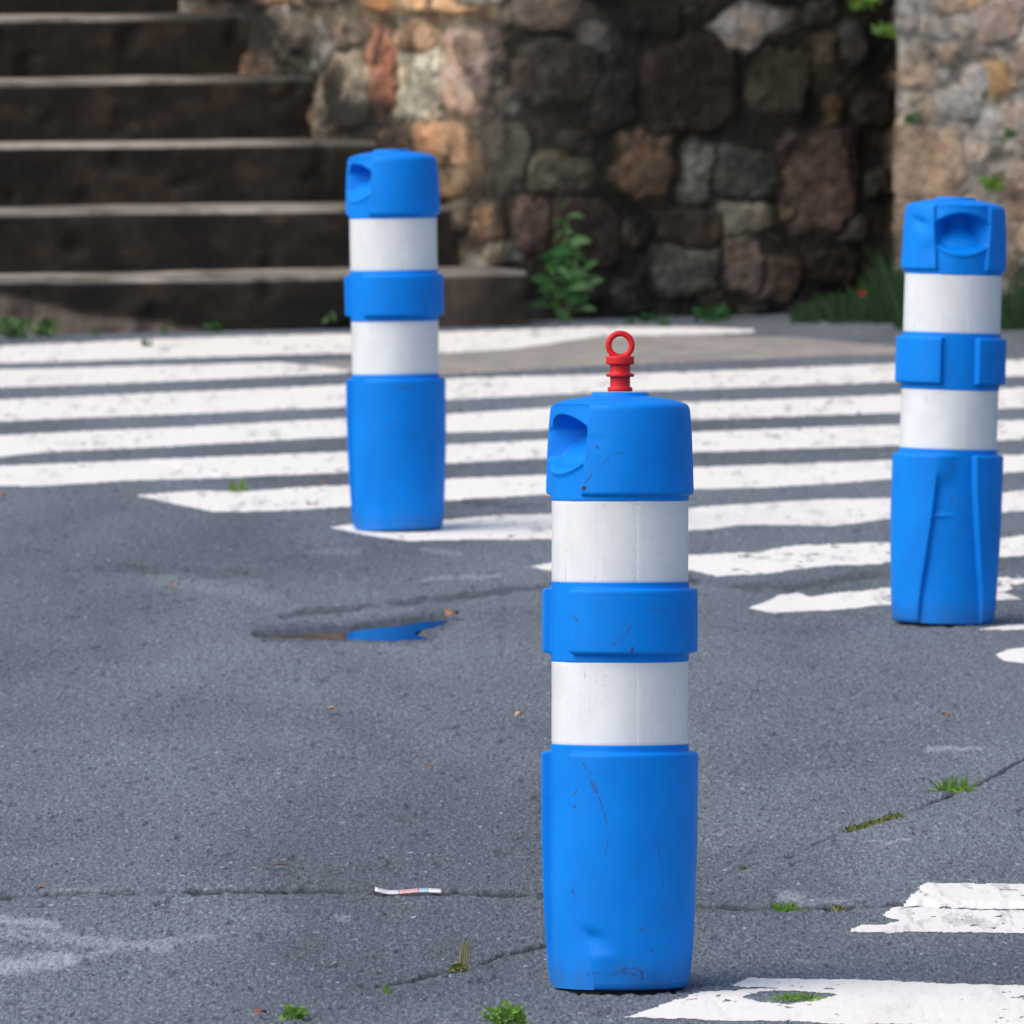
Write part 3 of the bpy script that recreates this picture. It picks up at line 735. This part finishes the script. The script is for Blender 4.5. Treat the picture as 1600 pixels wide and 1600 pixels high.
def build_wall(name, label, cols, n_out, mortar_fn, stain_shade_fn, disp):
    """cols: list of (X,Y) plan points with outward normals"""
    cols = np.array(cols); nrm = np.array(n_out)
    zf = np.concatenate([np.arange(-0.05, 1.15, 0.0065), np.arange(1.16, 2.62, 0.03)])
    X0, Z0 = np.meshgrid(cols[:, 0], zf); Y0, _ = np.meshgrid(cols[:, 1], zf)
    NX, _ = np.meshgrid(nrm[:, 0], zf); NY, _ = np.meshgrid(nrm[:, 1], zf)
    ax, ay = to_px(X0, Y0, Z0)
    wx = ax + 26 * (fbm(500, ax / 30, ay / 30, 4) - .5); wy = ay + 26 * (fbm(510, ax / 30, ay / 30, 4) - .5)
    best = np.full(ax.shape, 9.0); gap = np.full(ax.shape, 9.0); who = np.full(ax.shape, -1)
    xr0, xr1 = ax.min() - 120, ax.max() + 120
    L = [s for s in ST + fill if xr0 < s[0] < xr1] + ([TRI] if xr0 < 1165 < xr1 else [])
    for i, (cx, cy, w, h, an, c) in enumerate(L):
        ca, sa = math.cos(math.radians(an)), math.sin(math.radians(an))
        dx, dy = wx - cx, wy - cy
        u = (dx * ca + dy * sa) / (w / 2); v = (-dx * sa + dy * ca) / (h / 2)
        if (cx, cy) == (1165, 46):
            u = u / np.clip(1.0 - 0.55 * np.clip(v + 0.4, 0, 2), 0.12, 1.2)
        w_ = (w, h); u = u / 1.07 + 0.10 * SK[i % 40, 0] * v; v = v / 1.07 + 0.12 * SK[i % 40, 1] * u
        ex = 3.2 + 2.6 * SK[i % 40, 2] ** 2
        d = (np.abs(u) ** ex + np.abs(v) ** ex) ** (1 / ex)
        d = 1 + (d - 1) * min(w, h) / 70.0
        nb_ = d < best
        gap = np.where(nb_, best, np.minimum(gap, d)); best = np.where(nb_, d, best); who = np.where(nb_, i, who)
    e = np.minimum(1.0 - best, (gap - best) * 0.8)
    stone = sstep(-0.14, 0.20, e + 0.10 * (fbm(515, ax / 8, ay / 8, 3) - .5))
    dome = np.clip(e, 0, 0.5) / 0.5
    pal = np.array([srgb(*s[5]) for s in L])
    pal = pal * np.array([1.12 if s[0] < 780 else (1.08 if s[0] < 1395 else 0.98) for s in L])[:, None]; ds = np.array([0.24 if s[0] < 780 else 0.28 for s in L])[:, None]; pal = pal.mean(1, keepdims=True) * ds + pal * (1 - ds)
    col = pal[who]
    tone = 0.82 + 0.36 * np.random.default_rng(9).random(len(L))
    rough = fbm(520, ax / 15, ay / 15, 4) - .5
    hgt = stone * (0.016 + 0.012 * np.sqrt(dome) + 0.020 * rough) - (1 - stone) * (0.006 + 0.012 * (fbm(530, ax / 9, ay / 9, 3) - .5))
    hgt = hgt * disp * 0.62
    hgt += 0.03 * (fbm(540, ax / 120, ay / 120, 2) - .5)
    mort = mortar_fn(ax, ay)
    # mortar smeared over the stone edges and stone dust in the joints: joints take part of the neighbouring colour
    sm = sstep(.38, .62, fbm(570, ax / 28, ay / 22, 4))[..., None] * 0.62
    mort = mort * (1 - sm) + col * 0.62 * sm
    mott = fbm(550, ax / 34, ay / 26, 4); m2 = fbm(560, ax / 20, ay / 40, 3)
    col = col * (0.55 + 0.9 * mott)[..., None]
    shift = sstep(.5, .66, m2)[..., None] * 0.55
    col = col * (1 - shift) + col[:, :, :] * np.array([1.15, 0.95, 0.78]) * shift
    c = col * stone[..., None] + mort * (1 - stone[..., None])
    st = stain_shade_fn(ax, ay, stone)
    att = {'stone': np.clip(c, 0, 1).reshape(-1, 3), 'mask': st.reshape(-1, 3)}
    Vv = np.stack([X0 + NX * hgt, Y0 + NY * hgt, Z0], -1).reshape(-1, 3)
    m_, n_ = ax.shape; ii = np.arange(m_ * n_).reshape(m_, n_)
    f = np.stack([ii[:-1, :-1], ii[:-1, 1:], ii[1:, 1:], ii[1:, :-1]], -1).reshape(-1, 4)
    # coping / thickness: a back row and top
    o = mesh_np(name, Vv, f, MAT['stone'], attrs=att)
    return tag(o, label, 'wall')

def walk(pts, ds):
    out = []; nn = []
    for a, b in zip(pts[:-1], pts[1:]):
        d = b - a; ln = np.hypot(*d); k = max(2, int(ln / ds))
        n = np.array([d[1], -d[0]]) / ln
        for i in range(k):
            out.append(a + d * i / k); nn.append(n)
    out.append(pts[-1]); nn.append(nn[-1])
    nn = np.array(nn)
    for _ in range(6):
        s = nn.copy(); s[1:-1] = (nn[:-2] + nn[1:-1] * 2 + nn[2:]) / 4; nn = s
    nn /= np.linalg.norm(nn, axis=1)[:, None]
    return out, nn

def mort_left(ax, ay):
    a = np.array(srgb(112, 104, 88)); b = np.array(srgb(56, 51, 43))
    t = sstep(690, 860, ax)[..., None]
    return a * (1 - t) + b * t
def stain_shade_left(ax, ay, stone):
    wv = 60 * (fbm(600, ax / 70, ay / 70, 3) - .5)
    s = 0.95 * sstep(750, 900, ax + wv) * 0.44  # broad darkening over the set-back front face
    s = np.maximum(s, 0.85 * sstep(.53, .66, fbm(640, ax / 26, ay / 75, 4)) * (ax < 800))
    s = np.maximum(s, 0.7 * (1 - stone) * sstep(0.44, 0.62, fbm(610, ax / 40, ay / 60, 3)))
    # black run-off beside the treads and dark streaks down the face
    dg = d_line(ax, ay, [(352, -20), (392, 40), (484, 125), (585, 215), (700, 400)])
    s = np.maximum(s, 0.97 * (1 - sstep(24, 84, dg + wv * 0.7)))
    s = np.maximum(s, 0.9 * (1 - sstep(8, 34, d_line(ax, ay, [(772, 80), (782, 150), (770, 260), (745, 330)]) + wv * .3)))
    for pts, w in (([(990, 0), (985, 160), (960, 240)], 26), ([(1150, 130), (1160, 210), (1060, 215)], 18), ([(1270, 140), (1262, 220), (1225, 250)], 20), ([(1370, 60), (1365, 260), (1350, 380)], 32), ([(950, 300), (1000, 340), (1020, 400)], 24), ([(930, 430), (1000, 420), (1010, 470)], 20)):  # the streak by the right corner is recess shade painted in
        s = np.maximum(s, 0.97 * (1 - sstep(w * .5, w * 1.3, d_line(ax, ay, pts) + wv * .3)))
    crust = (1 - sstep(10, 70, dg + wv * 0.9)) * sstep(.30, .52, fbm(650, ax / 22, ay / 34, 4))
    # the big pale stones take less of the darkening
    for (cx, cy, w, h) in ((1165, 46, 130, 70), (1165, 342, 80, 54), (1090, 270, 48, 96), (1165, 412, 60, 90), (1062, 422, 100, 80), (1277, 285, 110, 150), (1005, 270, 90, 90), (1237, 332, 44, 44)):
        q = np.hypot((ax - cx) / (w / 2), (ay - cy) / (h / 2))
        s = s * (1 - 0.8 * (1 - sstep(.75, 1.1, q)))
    g = 0.5 * sstep(0.5, 0.7, fbm(620, ax / 60, ay / 60, 3))
    return np.stack([np.clip(s, 0, 1), g, np.clip(crust, 0, 1) * 0.95], -1)
A_, B_, C_ = WP[0], WP[1], WP[2]
ua = (A_ - B_) / np.linalg.norm(A_ - B_); uc = (C_ - B_) / np.linalg.norm(C_ - B_)
c1, n1 = walk([A_, B_ + ua * .26, B_ + ua * .10 + uc * .035, B_ + ua * .03 + uc * .11, B_ + uc * .28, C_], 0.0065)
WL = build_wall('stone_wall', 'dark lichen blackened rubble stone wall beside the stairs, set back', c1, n1, mort_left, stain_shade_left, 1.0)
def mort_right(ax, ay):
    b = np.array(srgb(168, 163, 155)); d = np.array(srgb(112, 108, 101))
    t = sstep(.42, .68, fbm(700, ax / 22, ay / 22, 4))[..., None]
    return b * (1 - t) + d * t
def stain_shade_right(ax, ay, stone):
    s = 0.55 * sstep(.56, .76, fbm(710, ax / 36, ay / 30, 4)) + 0.3 * (1 - stone) * sstep(.5, .7, fbm(720, ax / 14, ay / 14, 3))
    wv = 30 * (fbm(730, ax / 40, ay / 40, 3) - .5)
    s = np.maximum(s, 0.9 * (1 - sstep(1396, 1408, ax + wv * .25)))  # side face and corner edge coloured dark as shade
    g = 0.5 * sstep(340, 470, ay)
    return np.stack([np.clip(s, 0, 1), g, 0 * s], -1)
c2, n2 = walk([plan(1398, 33.6), plan(1398, 32.72), plan(2700, 32.3)], 0.0065)
WR = build_wall('stone_wall', 'pale mortared rubble stone wall standing forward behind the leaning bollard', c2, n2, mort_right, stain_shade_right, 0.62)

# earth bank retained by the walls (out of the frame above them)
bk = [(-30, 40.2, 2.6), (30, 40.2, 2.6), (30, 120, 6.0), (-30, 120, 6.0)]
tp = [tuple(WP[0]) + (2.6,), tuple(WP[1] + [0.0, .05]) + (2.6,), tuple(WP[2] + [0, .05]) + (2.6,), tuple(WP[4] + [0, .05]) + (2.6,), (30, 40.2, 2.6), (-30, 40.2, 2.6)]
structure(mesh_np('hillside', tp + [bk[2], bk[3]], [(0, 1, 2, 3, 4, 5), (5, 4, 6, 7)], MAT['soil'], smooth=False))

# ------------------------------------------------------------------ plants and litter
class Acc:
    def __init__(self): self.v = []; self.f = []
    def blade(self, base, tip, bend, w, n=5, shape='blade', cup=0.0, flat=False):
        base, tip, bend = Vector(base), Vector(tip), Vector(bend)
        mid = (base + tip) / 2 + bend
        d = tip - base
        side = d.cross(Vector((0, 0, 1))) if flat else d.cross(Vector((0.2, -1, 0.3)))
        if side.length < 1e-6: side = Vector((1, 0, 0))
        side.normalize()
        up = side.cross(d).normalized()
        i0 = len(self.v)
        for i in range(n + 1):
            t = i / n
            p = base * (1 - t) ** 2 + mid * 2 * t * (1 - t) + tip * t * t
            if shape == 'blade': ww = w * (1 - t) ** 0.7
            else: ww = w * max(0.06, math.sin(math.pi * min(1, t * 0.93 + 0.05)) ** 0.8)
            self.v += [p - side * ww + up * cup * ww, p, p + side * ww + up * cup * ww]
        for i in range(n):
            a = i0 + i * 3
            self.f += [(a, a + 1, a + 4, a + 3), (a + 1, a + 2, a + 5, a + 4)]
    def tube(self, pts, r0, r1, seg=6):
        i0 = len(self.v)
        for k, p in enumerate(pts):
            r = r0 + (r1 - r0) * k / (len(pts) - 1)
            for j in range(seg):
                a = 2 * math.pi * j / seg
                self.v.append(Vector(p) + Vector((math.cos(a) * r, math.sin(a) * r, 0)))
        for k in range(len(pts) - 1):
            for j in range(seg):
                self.f.append((i0 + k * seg + j, i0 + k * seg + (j + 1) % seg, i0 + (k + 1) * seg + (j + 1) % seg, i0 + (k + 1) * seg + j))
    def build(self, name, mat, parent=None, loc=None):
        o = mesh_np(name, [tuple(v) for v in self.v], self.f, mat, parent)
        if loc is not None: o.location = loc
        return o

def tuft(px, py, n, h, spread, label, mat='grass', name='grass_tuft', w=0.0022, cat='weed', group='weeds growing out of the road', line=None):
    r = random.Random(int(px * 7 + py)); a = Acc()
    for i in range(n):
        an = r.uniform(0, 2 * math.pi); s = spread * r.uniform(0.15, 1)
        b = (r.uniform(-.8, .8) * spread, r.uniform(-.6, .6) * spread, -0.004)
        hh = h * r.uniform(.12, 1) ** 1.3 * (1 - 0.5 * s / spread * r.random())
        tip = (b[0] + math.cos(an) * s, b[1] + math.sin(an) * s, hh)
        a.blade(b, tip, (0, 0, hh * .35), w * r.uniform(.7, 1.3))
    g = ground(px, py)
    if line:
        e0, e1 = ground(*line[0]) - g, ground(*line[1]) - g
        for i in range(0, len(a.v), 18):
            t = r.random(); o = Vector((e0[0] + (e1[0] - e0[0]) * t, e0[1] + (e1[1] - e0[1]) * t, 0))
            for q in range(i, i + 18): a.v[q] = a.v[q] + o
    return tag(a.build(name, MAT[mat], None, (g[0], g[1], 0)), label, cat, group)

def rosette(px, py, n, L, w, h, label, mat='bright', name='weed', loc=None, cat='weed', group='weeds growing out of the road', down=False):
    r = random.Random(int(px * 3 + py * 5)); a = Acc()
    for i in range(n):
        an = r.uniform(0, 2 * math.pi); el = r.uniform(.1, 1.25); l = L * r.uniform(.25, .9)
        b = (r.gauss(0, .32) * L, r.gauss(0, .32) * L, r.uniform(0, .6) * h)
        tip = (b[0] + math.cos(an) * math.cos(el) * l, b[1] + math.sin(an) * math.cos(el) * l, b[2] + math.sin(el) * l * (h / L) * (-.6 if down and r.random() < .5 else 1))
        a.blade(b, tip, (0, 0, l * .18), w * r.uniform(.7, 1.2), 6, 'leaf', .35)
    g = ground(px, py) if loc is None else loc
    return tag(a.build(name, MAT[mat], None, tuple(g)), label, cat, group)

WG = 'weeds at the foot of the stairs and wall'
# on the road
tuft(370, 768, 26, .035, .024, 'small bright grass tuft growing on the white stripe left of the bollard by the stairs', w=.0028, mat='bright')
tuft(483, 789, 12, .016, .02, 'sparse flat dry tuft on the stripe end, beside the bollard by the stairs', 'moss')
tuft(230, 541, 16, .030, .016, 'single faint weed sprout on the white stripe in front of the stairs', 'mid', w=.003)
tuft(1489, 1236, 110, .028, .030, 'wide grass tuft with an upright blade sitting in the diagonal asphalt crack', 'bright', w=.0018)
tuft(1358, 1292, 170, .009, .014, 'flat dry mossy strip filling the end of the diagonal crack', 'moss', 'moss_patch', .003, line=((1322, 1299), (1400, 1277)))
tuft(1396, 1276, 24, .012, .012, 'small olive moss clump between the mossy strip and the grass tuft in the crack', 'moss', 'moss_patch', .002)
tuft(1228, 1421, 46, .014, .020, 'low green tuft in the seam beside a pale patch, right of the nearest bollard', 'bright', w=.0022)
tuft(1309, 1419, 20, .008, .012, 'tiny yellow green tuft in the seam before the torn stripe end', 'moss', w=.002)
tuft(1240, 1562, 90, .012, .030, 'low grass filling the bare hole in the nearest white stripe', 'bright', w=.0018)
tuft(603, 1552, 9, .022, .010, 'thin upright sprout of a few blades at the end of the short crack', 'bright', w=.0020)
rosette(459, 1592, 34, .021, .0042, .015, 'flat leafy weed with broad leaves at the bottom edge, beside a brown leaf')
rosette(790, 1606, 64, .030, .0038, .030, 'bushy serrated weed cut by the bottom edge of the picture')
tuft(1160, 1356, 8, .006, .006, 'speck of moss on the faint crack right of the nearest bollard', 'moss', w=.0022)
# dead stump of a weed
g = ground(720, 1518); st = thing('dead_weed', 'snapped dry weed stem sticking out of the short crack', 'weed', tuple(g), 'weeds growing out of the road')
a = Acc()
for i in range(7):
    x = .004 + .0014 * (i - 3); a.tube([(x * .6, .002 * (i % 3), -.004), (x, .001 * (i % 2), .018), (x * 1.2 + .001, 0, .036 + .003 * (i % 3))], .0016, .0012)
a.build('stem', MAT['straw'], st)
a = Acc(); r = random.Random(5)
for i in range(22):
    an = r.uniform(0, 6.28); l = r.uniform(.006, .018)
    a.blade((r.uniform(-.008, .006), r.uniform(-.006, .006), .001), (math.cos(an) * l - .003, math.sin(an) * l, r.uniform(.001, .012)), (0, 0, .004), .0032, 4, 'leaf', .3)
a.build('dead_leaves', MAT['moss'], st)
# at the foot of the stairs and wall
rosette(18, 530, 80, .055, .007, .050, 'broad leafy green clump at the left picture edge under the bottom step', 'pale', group=WG)
rosette(70, 527, 60, .045, .006, .050, 'loose pale green weed beside the leafy clump under the bottom step', 'pale', group=WG)
rosette(150, 525, 14, .022, .006, .02, 'tiny weed sprig on the bare strip under the bottom step', 'pale', group=WG)
rosette(335, 519, 26, .035, .007, .022, 'low flat strip of weed along the bottom step', 'dark', group=WG)
rosette(255, 522, 9, .018, .005, .02, 'single small sprig between low weeds along the bottom step', 'mid', group=WG)
rosette(505, 514, 30, .038, .008, .045, 'upright leafy weed against the bottom step just left of a bollard', 'pale', group=WG)
rosette(710, 509, 26, .036, .010, .036, 'round leafy weed against the bottom step just right of a bollard', 'pale', group=WG)
rosette(801, 505, 18, .026, .009, .034, 'small bright weed at the end of the bottom step', 'bright', group=WG)
tuft(985, 507, 14, .035, .02, 'sparse grass sprout at the wall foot behind the red ring', 'mid', w=.003, group=WG)
tuft(1040, 511, 14, .05, .016, 'lone upright sprout at the edge of the far stripe behind the red ring', 'mid', w=.003, group=WG)
rosette(1110, 503, 50, .06, .010, .045, 'dark low weed clump at the wall foot under the grey stone', 'dark', group=WG)
rosette(1010, 503, 24, .035, .007, .02, 'dim flat weed at the wall foot between tall weed and weed clump', 'dark', group=WG)
# tall leafy weed
g = ground(884, 504); tw = thing('tall_weed', 'tall leafy weed growing at the wall foot beside the end of the bottom step', 'weed', tuple(g))
sa, la = Acc(), Acc(); r = random.Random(12)
spine = [(0, 0, -.01), (.004, 0, .08), (-.006, -.01, .16), (.002, -.012, .24), (.008, -.014, .31)]
sa.tube(spine, .004, .0018)
for sx, hh in ((-.05, .17), (.05, .15), (-.03, .11), (.035, .21)):
    sa.tube([(0, 0, 0), (sx * .6, -.02, hh * .5), (sx, -.03, hh)], .003, .0012)
def lf(b, an, l, w, drop):
    tip = (b[0] + math.cos(an) * l, b[1] - .35 * l + math.sin(an) * .2 * l, b[2] + drop)
    la.blade(b, tip, (0, 0, l * .22), w, 7, 'leaf', .3)
for (x, z) in ((0, .30), (0, .27), (.004, .24), (0, .21), (-.004, .18), (0, .15), (-.05, .17), (.05, .15), (.035, .21), (-.03, .12), (.06, .08), (-.04, .06), (.02, .06), (0, .10), (.03, .11)):
    for q in range(r.choice((3, 4, 5))):
        an = r.choice((r.uniform(-.6, .6), math.pi + r.uniform(-.6, .6), r.uniform(0, 6.28)))
        l = r.uniform(.04, .085) * (0.7 if z > .25 else 1)
        lf((x + r.uniform(-.012, .012), -.01, z + r.uniform(-.025, .025)), an, l * r.uniform(.5, 1.15), l * r.uniform(.10, .2), r.uniform(-.055, .035))
sa.build('stem', MAT['stem'], tw); la.build('foliage', MAT['mid'], tw)
# growing out of the walls
def wall_point(px, py, Y): return at_depth(px, py, Y)
rosette(1350, 12, 120, .05, .0055, .045, 'bright leafy weed hanging from the wall joint at the top of the picture', 'bright', loc=wall_point(1350, 8, 33.12), group='weeds growing in the walls', down=True)
rosette(1386, 56, 44, .034, .005, .04, 'small bright fern below the hanging weed at the wall corner', 'bright', loc=wall_point(1384, 56, 33.0), group='weeds growing in the walls', down=True)
rosette(1424, 190, 24, .026, .008, .026, 'green sprig in the pale wall near its dark corner', 'mid', loc=wall_point(1424, 190, 32.66), group='weeds growing in the walls', down=True)
rosette(1578, 216, 24, .024, .007, .026, 'green sprig at the right edge of the pale wall', 'mid', loc=wall_point(1578, 216, 32.6), group='weeds growing in the walls', down=True)
rosette(1552, 296, 70, .036, .005, .045, 'bright leafy tuft in the pale wall just above the leaning bollard cap', 'bright', loc=wall_point(1552, 300, 32.6), group='weeds growing in the walls')
rosette(1536, 152, 8, .014, .004, .014, 'faint speck of green under the yellow stone in the pale wall', 'mid', loc=wall_point(1536, 152, 32.64), group='weeds growing in the walls')
# grass mass along the right wall
a = Acc(); r = random.Random(21)
_vn = VNoise(99)
def VN(x): return float(_vn(np.array([x]), np.array([0.5]))[0])
for i in range(3000):
    px = r.uniform(1235, 1760)
    prof = np.interp(px, [1235, 1280, 1340, 1395, 1430, 1560, 1600, 1760], [.012, .05, .11, .20, .14, .12, .15, .14])
    Y = (33.02 - r.random() ** 2.2 * .5) if px < 1400 else (32.55 - r.random() ** 2.2 * .42)
    x = (px - 800) / F * Y
    hh = prof * (0.55 + 0.9 * VN(px / 26.0)) * r.uniform(.2, 1)
    an = r.uniform(0, 6.28); s = hh * r.uniform(.1, .55)
    a.blade((x, Y, -.01), (x + math.cos(an) * s, Y + math.sin(an) * s * .6, hh), (0, 0, hh * .2), r.uniform(.002, .0042), 4, r.choice(('blade', 'leaf')))
o = a.build('grass', MAT['deepgrass']); structure(o, 'stuff')
# red blossom in it
p = at_depth(1347, 458, 32.62)
a = Acc()
for i in range(9):
    an = i * .7; a.blade((0, 0, 0), (math.cos(an) * .010, -.006, math.sin(an) * .009), (0, -.003, 0), .0045, 4, 'leaf', .3)
fl = thing('flower', 'single red flower head in the dark grass at the wall corner', 'flower', tuple(p))
a.build('petals', MAT['flower'], fl)
a = Acc(); a.tube([(0, .01, -p[2]), (.004, .004, -p[2] * .4), (0, .001, 0)], .0016, .0012); a.build('stem', MAT['stem'], fl)

def dry_leaf(px, py, l, w, ang, label, mat='leafd', lift=.006):
    a = Acc(); an = math.radians(ang)
    dx, dy = math.cos(an) * l / 2, math.sin(an) * l / 2
    a.blade((-dx, -dy, lift * .5), (dx, dy, lift * .8), (0, 0, lift), w, 7, 'leaf', .3, True)
    g = ground(px, py)
    return tag(a.build('dry_leaf', MAT[mat], None, (g[0], g[1], .003)), label, 'leaf', 'dry leaves lying on the road')
dry_leaf(707, 968, .022, .022, 30, 'orange dry leaf at the right tip of the puddle', 'leafd', .008)
dry_leaf(518, 1116, .013, .012, 0, 'pale tan leaf on open asphalt, left of the middle', 'leafp')
dry_leaf(811, 1125, .013, .014, 10, 'pale tan leaf just left of the nearest bollard', 'leafp')
dry_leaf(672, 1207, .009, .009, 30, 'tiny reddish leaf fragment on open asphalt between puddle and paper strip', 'leafr')
dry_leaf(438, 1359, .030, .006, 4, 'long thin reddish leaf above the seam', 'leafr', .004)
dry_leaf(65, 1398, .012, .012, 0, 'orange leaf lying in the seam at the left edge', 'leafd')
dry_leaf(408, 1593, .014, .016, 20, 'red brown leaf beside the flat leafy weed at the bottom', 'leafr')
dry_leaf(1478, 1127, .014, .014, 160, 'orange leaf on the asphalt beneath the leaning bollard, right side', 'leafd', .008)
dry_leaf(4, 781, .014, .018, 15, 'orange leaf at the left picture edge below the long stripes', 'leafd')
dry_leaf(506, 758, .014, .014, 40, 'brown leaf on asphalt between two stripes left of a bollard', 'leafr')
dry_leaf(277, 921, .012, .012, 20, 'faint orange leaf on dark asphalt left of the puddle', 'leafd')

# printed paper strip
g = ground(638, 1398)
ps = thing('paper_strip', 'thin white litter strip with pink and blue print lying on the seam', 'litter', tuple(g))
def slab(x0, x1, mat, name, parent, y0=-.022, y1=.022):
    a = Acc(); n = 8
    for i in range(n + 1):
        x = x0 + (x1 - x0) * i / n
        z = .004 + .0012 * math.sin(x * 70) + (.004 * max(0, (-.03 - x) / .02))
        yy = (x * .12)
        for (y, zz) in ((y0 + yy, z), (y0 + yy, z + .0016), (y1 + yy, z + .0021), (y1 + yy, z)): a.v.append(Vector((x, y, zz)))
    for i in range(n):
        for j in range(4):
            a.f.append((i * 4 + j, i * 4 + (j + 1) % 4, (i + 1) * 4 + (j + 1) % 4, (i + 1) * 4 + j))
    a.f += [(3, 2, 1, 0), tuple(n * 4 + j for j in range(4))]
    return a.build(name, mat, parent)
slab(-.048, -.012, MAT['paperw'], 'paper', ps)
slab(-.012, .016, MAT['paperr'], 'pink_print', ps)
slab(.016, .030, MAT['paperb'], 'blue_print', ps)
slab(.030, .048, MAT['paperw'], 'paper', ps)

# ------------------------------------------------------------------ light, world, camera
EL, AZ = math.radians(48), math.radians(180 + 60)     # azimuth clockwise from +Y
sd = Vector((math.sin(AZ) * math.cos(EL), math.cos(AZ) * math.cos(EL), math.sin(EL)))
sun = bpy.data.lights.new('sun', 'SUN'); sun.energy = 1.3; sun.angle = math.radians(60); sun.color = (1.0, .97, .93)
so = bpy.data.objects.new('sun', sun); COL.objects.link(so); so.rotation_euler = sd.to_track_quat('Z', 'Y').to_euler(); so.location = (0, 0, 20)
w = bpy.data.worlds.new('World'); S.world = w; w.use_nodes = True
nt = w.node_tree; bg = nt.nodes['Background']
sky = nt.nodes.new('ShaderNodeTexSky'); sky.sky_type = 'NISHITA'; sky.sun_disc = False
sky.sun_elevation = EL; sky.sun_rotation = AZ; sky.dust_density = 3.0; sky.air_density = 1.0
nt.links.new(sky.outputs[0], bg.inputs[0]); bg.inputs[1].default_value = 0.112

cam = bpy.data.cameras.new('camera'); co = bpy.data.objects.new('camera', cam); COL.objects.link(co)
cam.sensor_width = 36; cam.lens = 36 * F / 1600; cam.clip_start = .5; cam.clip_end = 3000
co.location = (0, 0, HC); co.rotation_euler = (math.pi / 2 - P, 0, 0)
cam.dof.use_dof = True; cam.dof.focus_distance = 16.3; cam.dof.aperture_fstop = 21
S.camera = co
S.view_settings.view_transform = 'Standard'; S.view_settings.look = 'None'
S.view_settings.exposure = 0.68; S.view_settings.gamma = 1.0; S.view_settings.use_curve_mapping = False
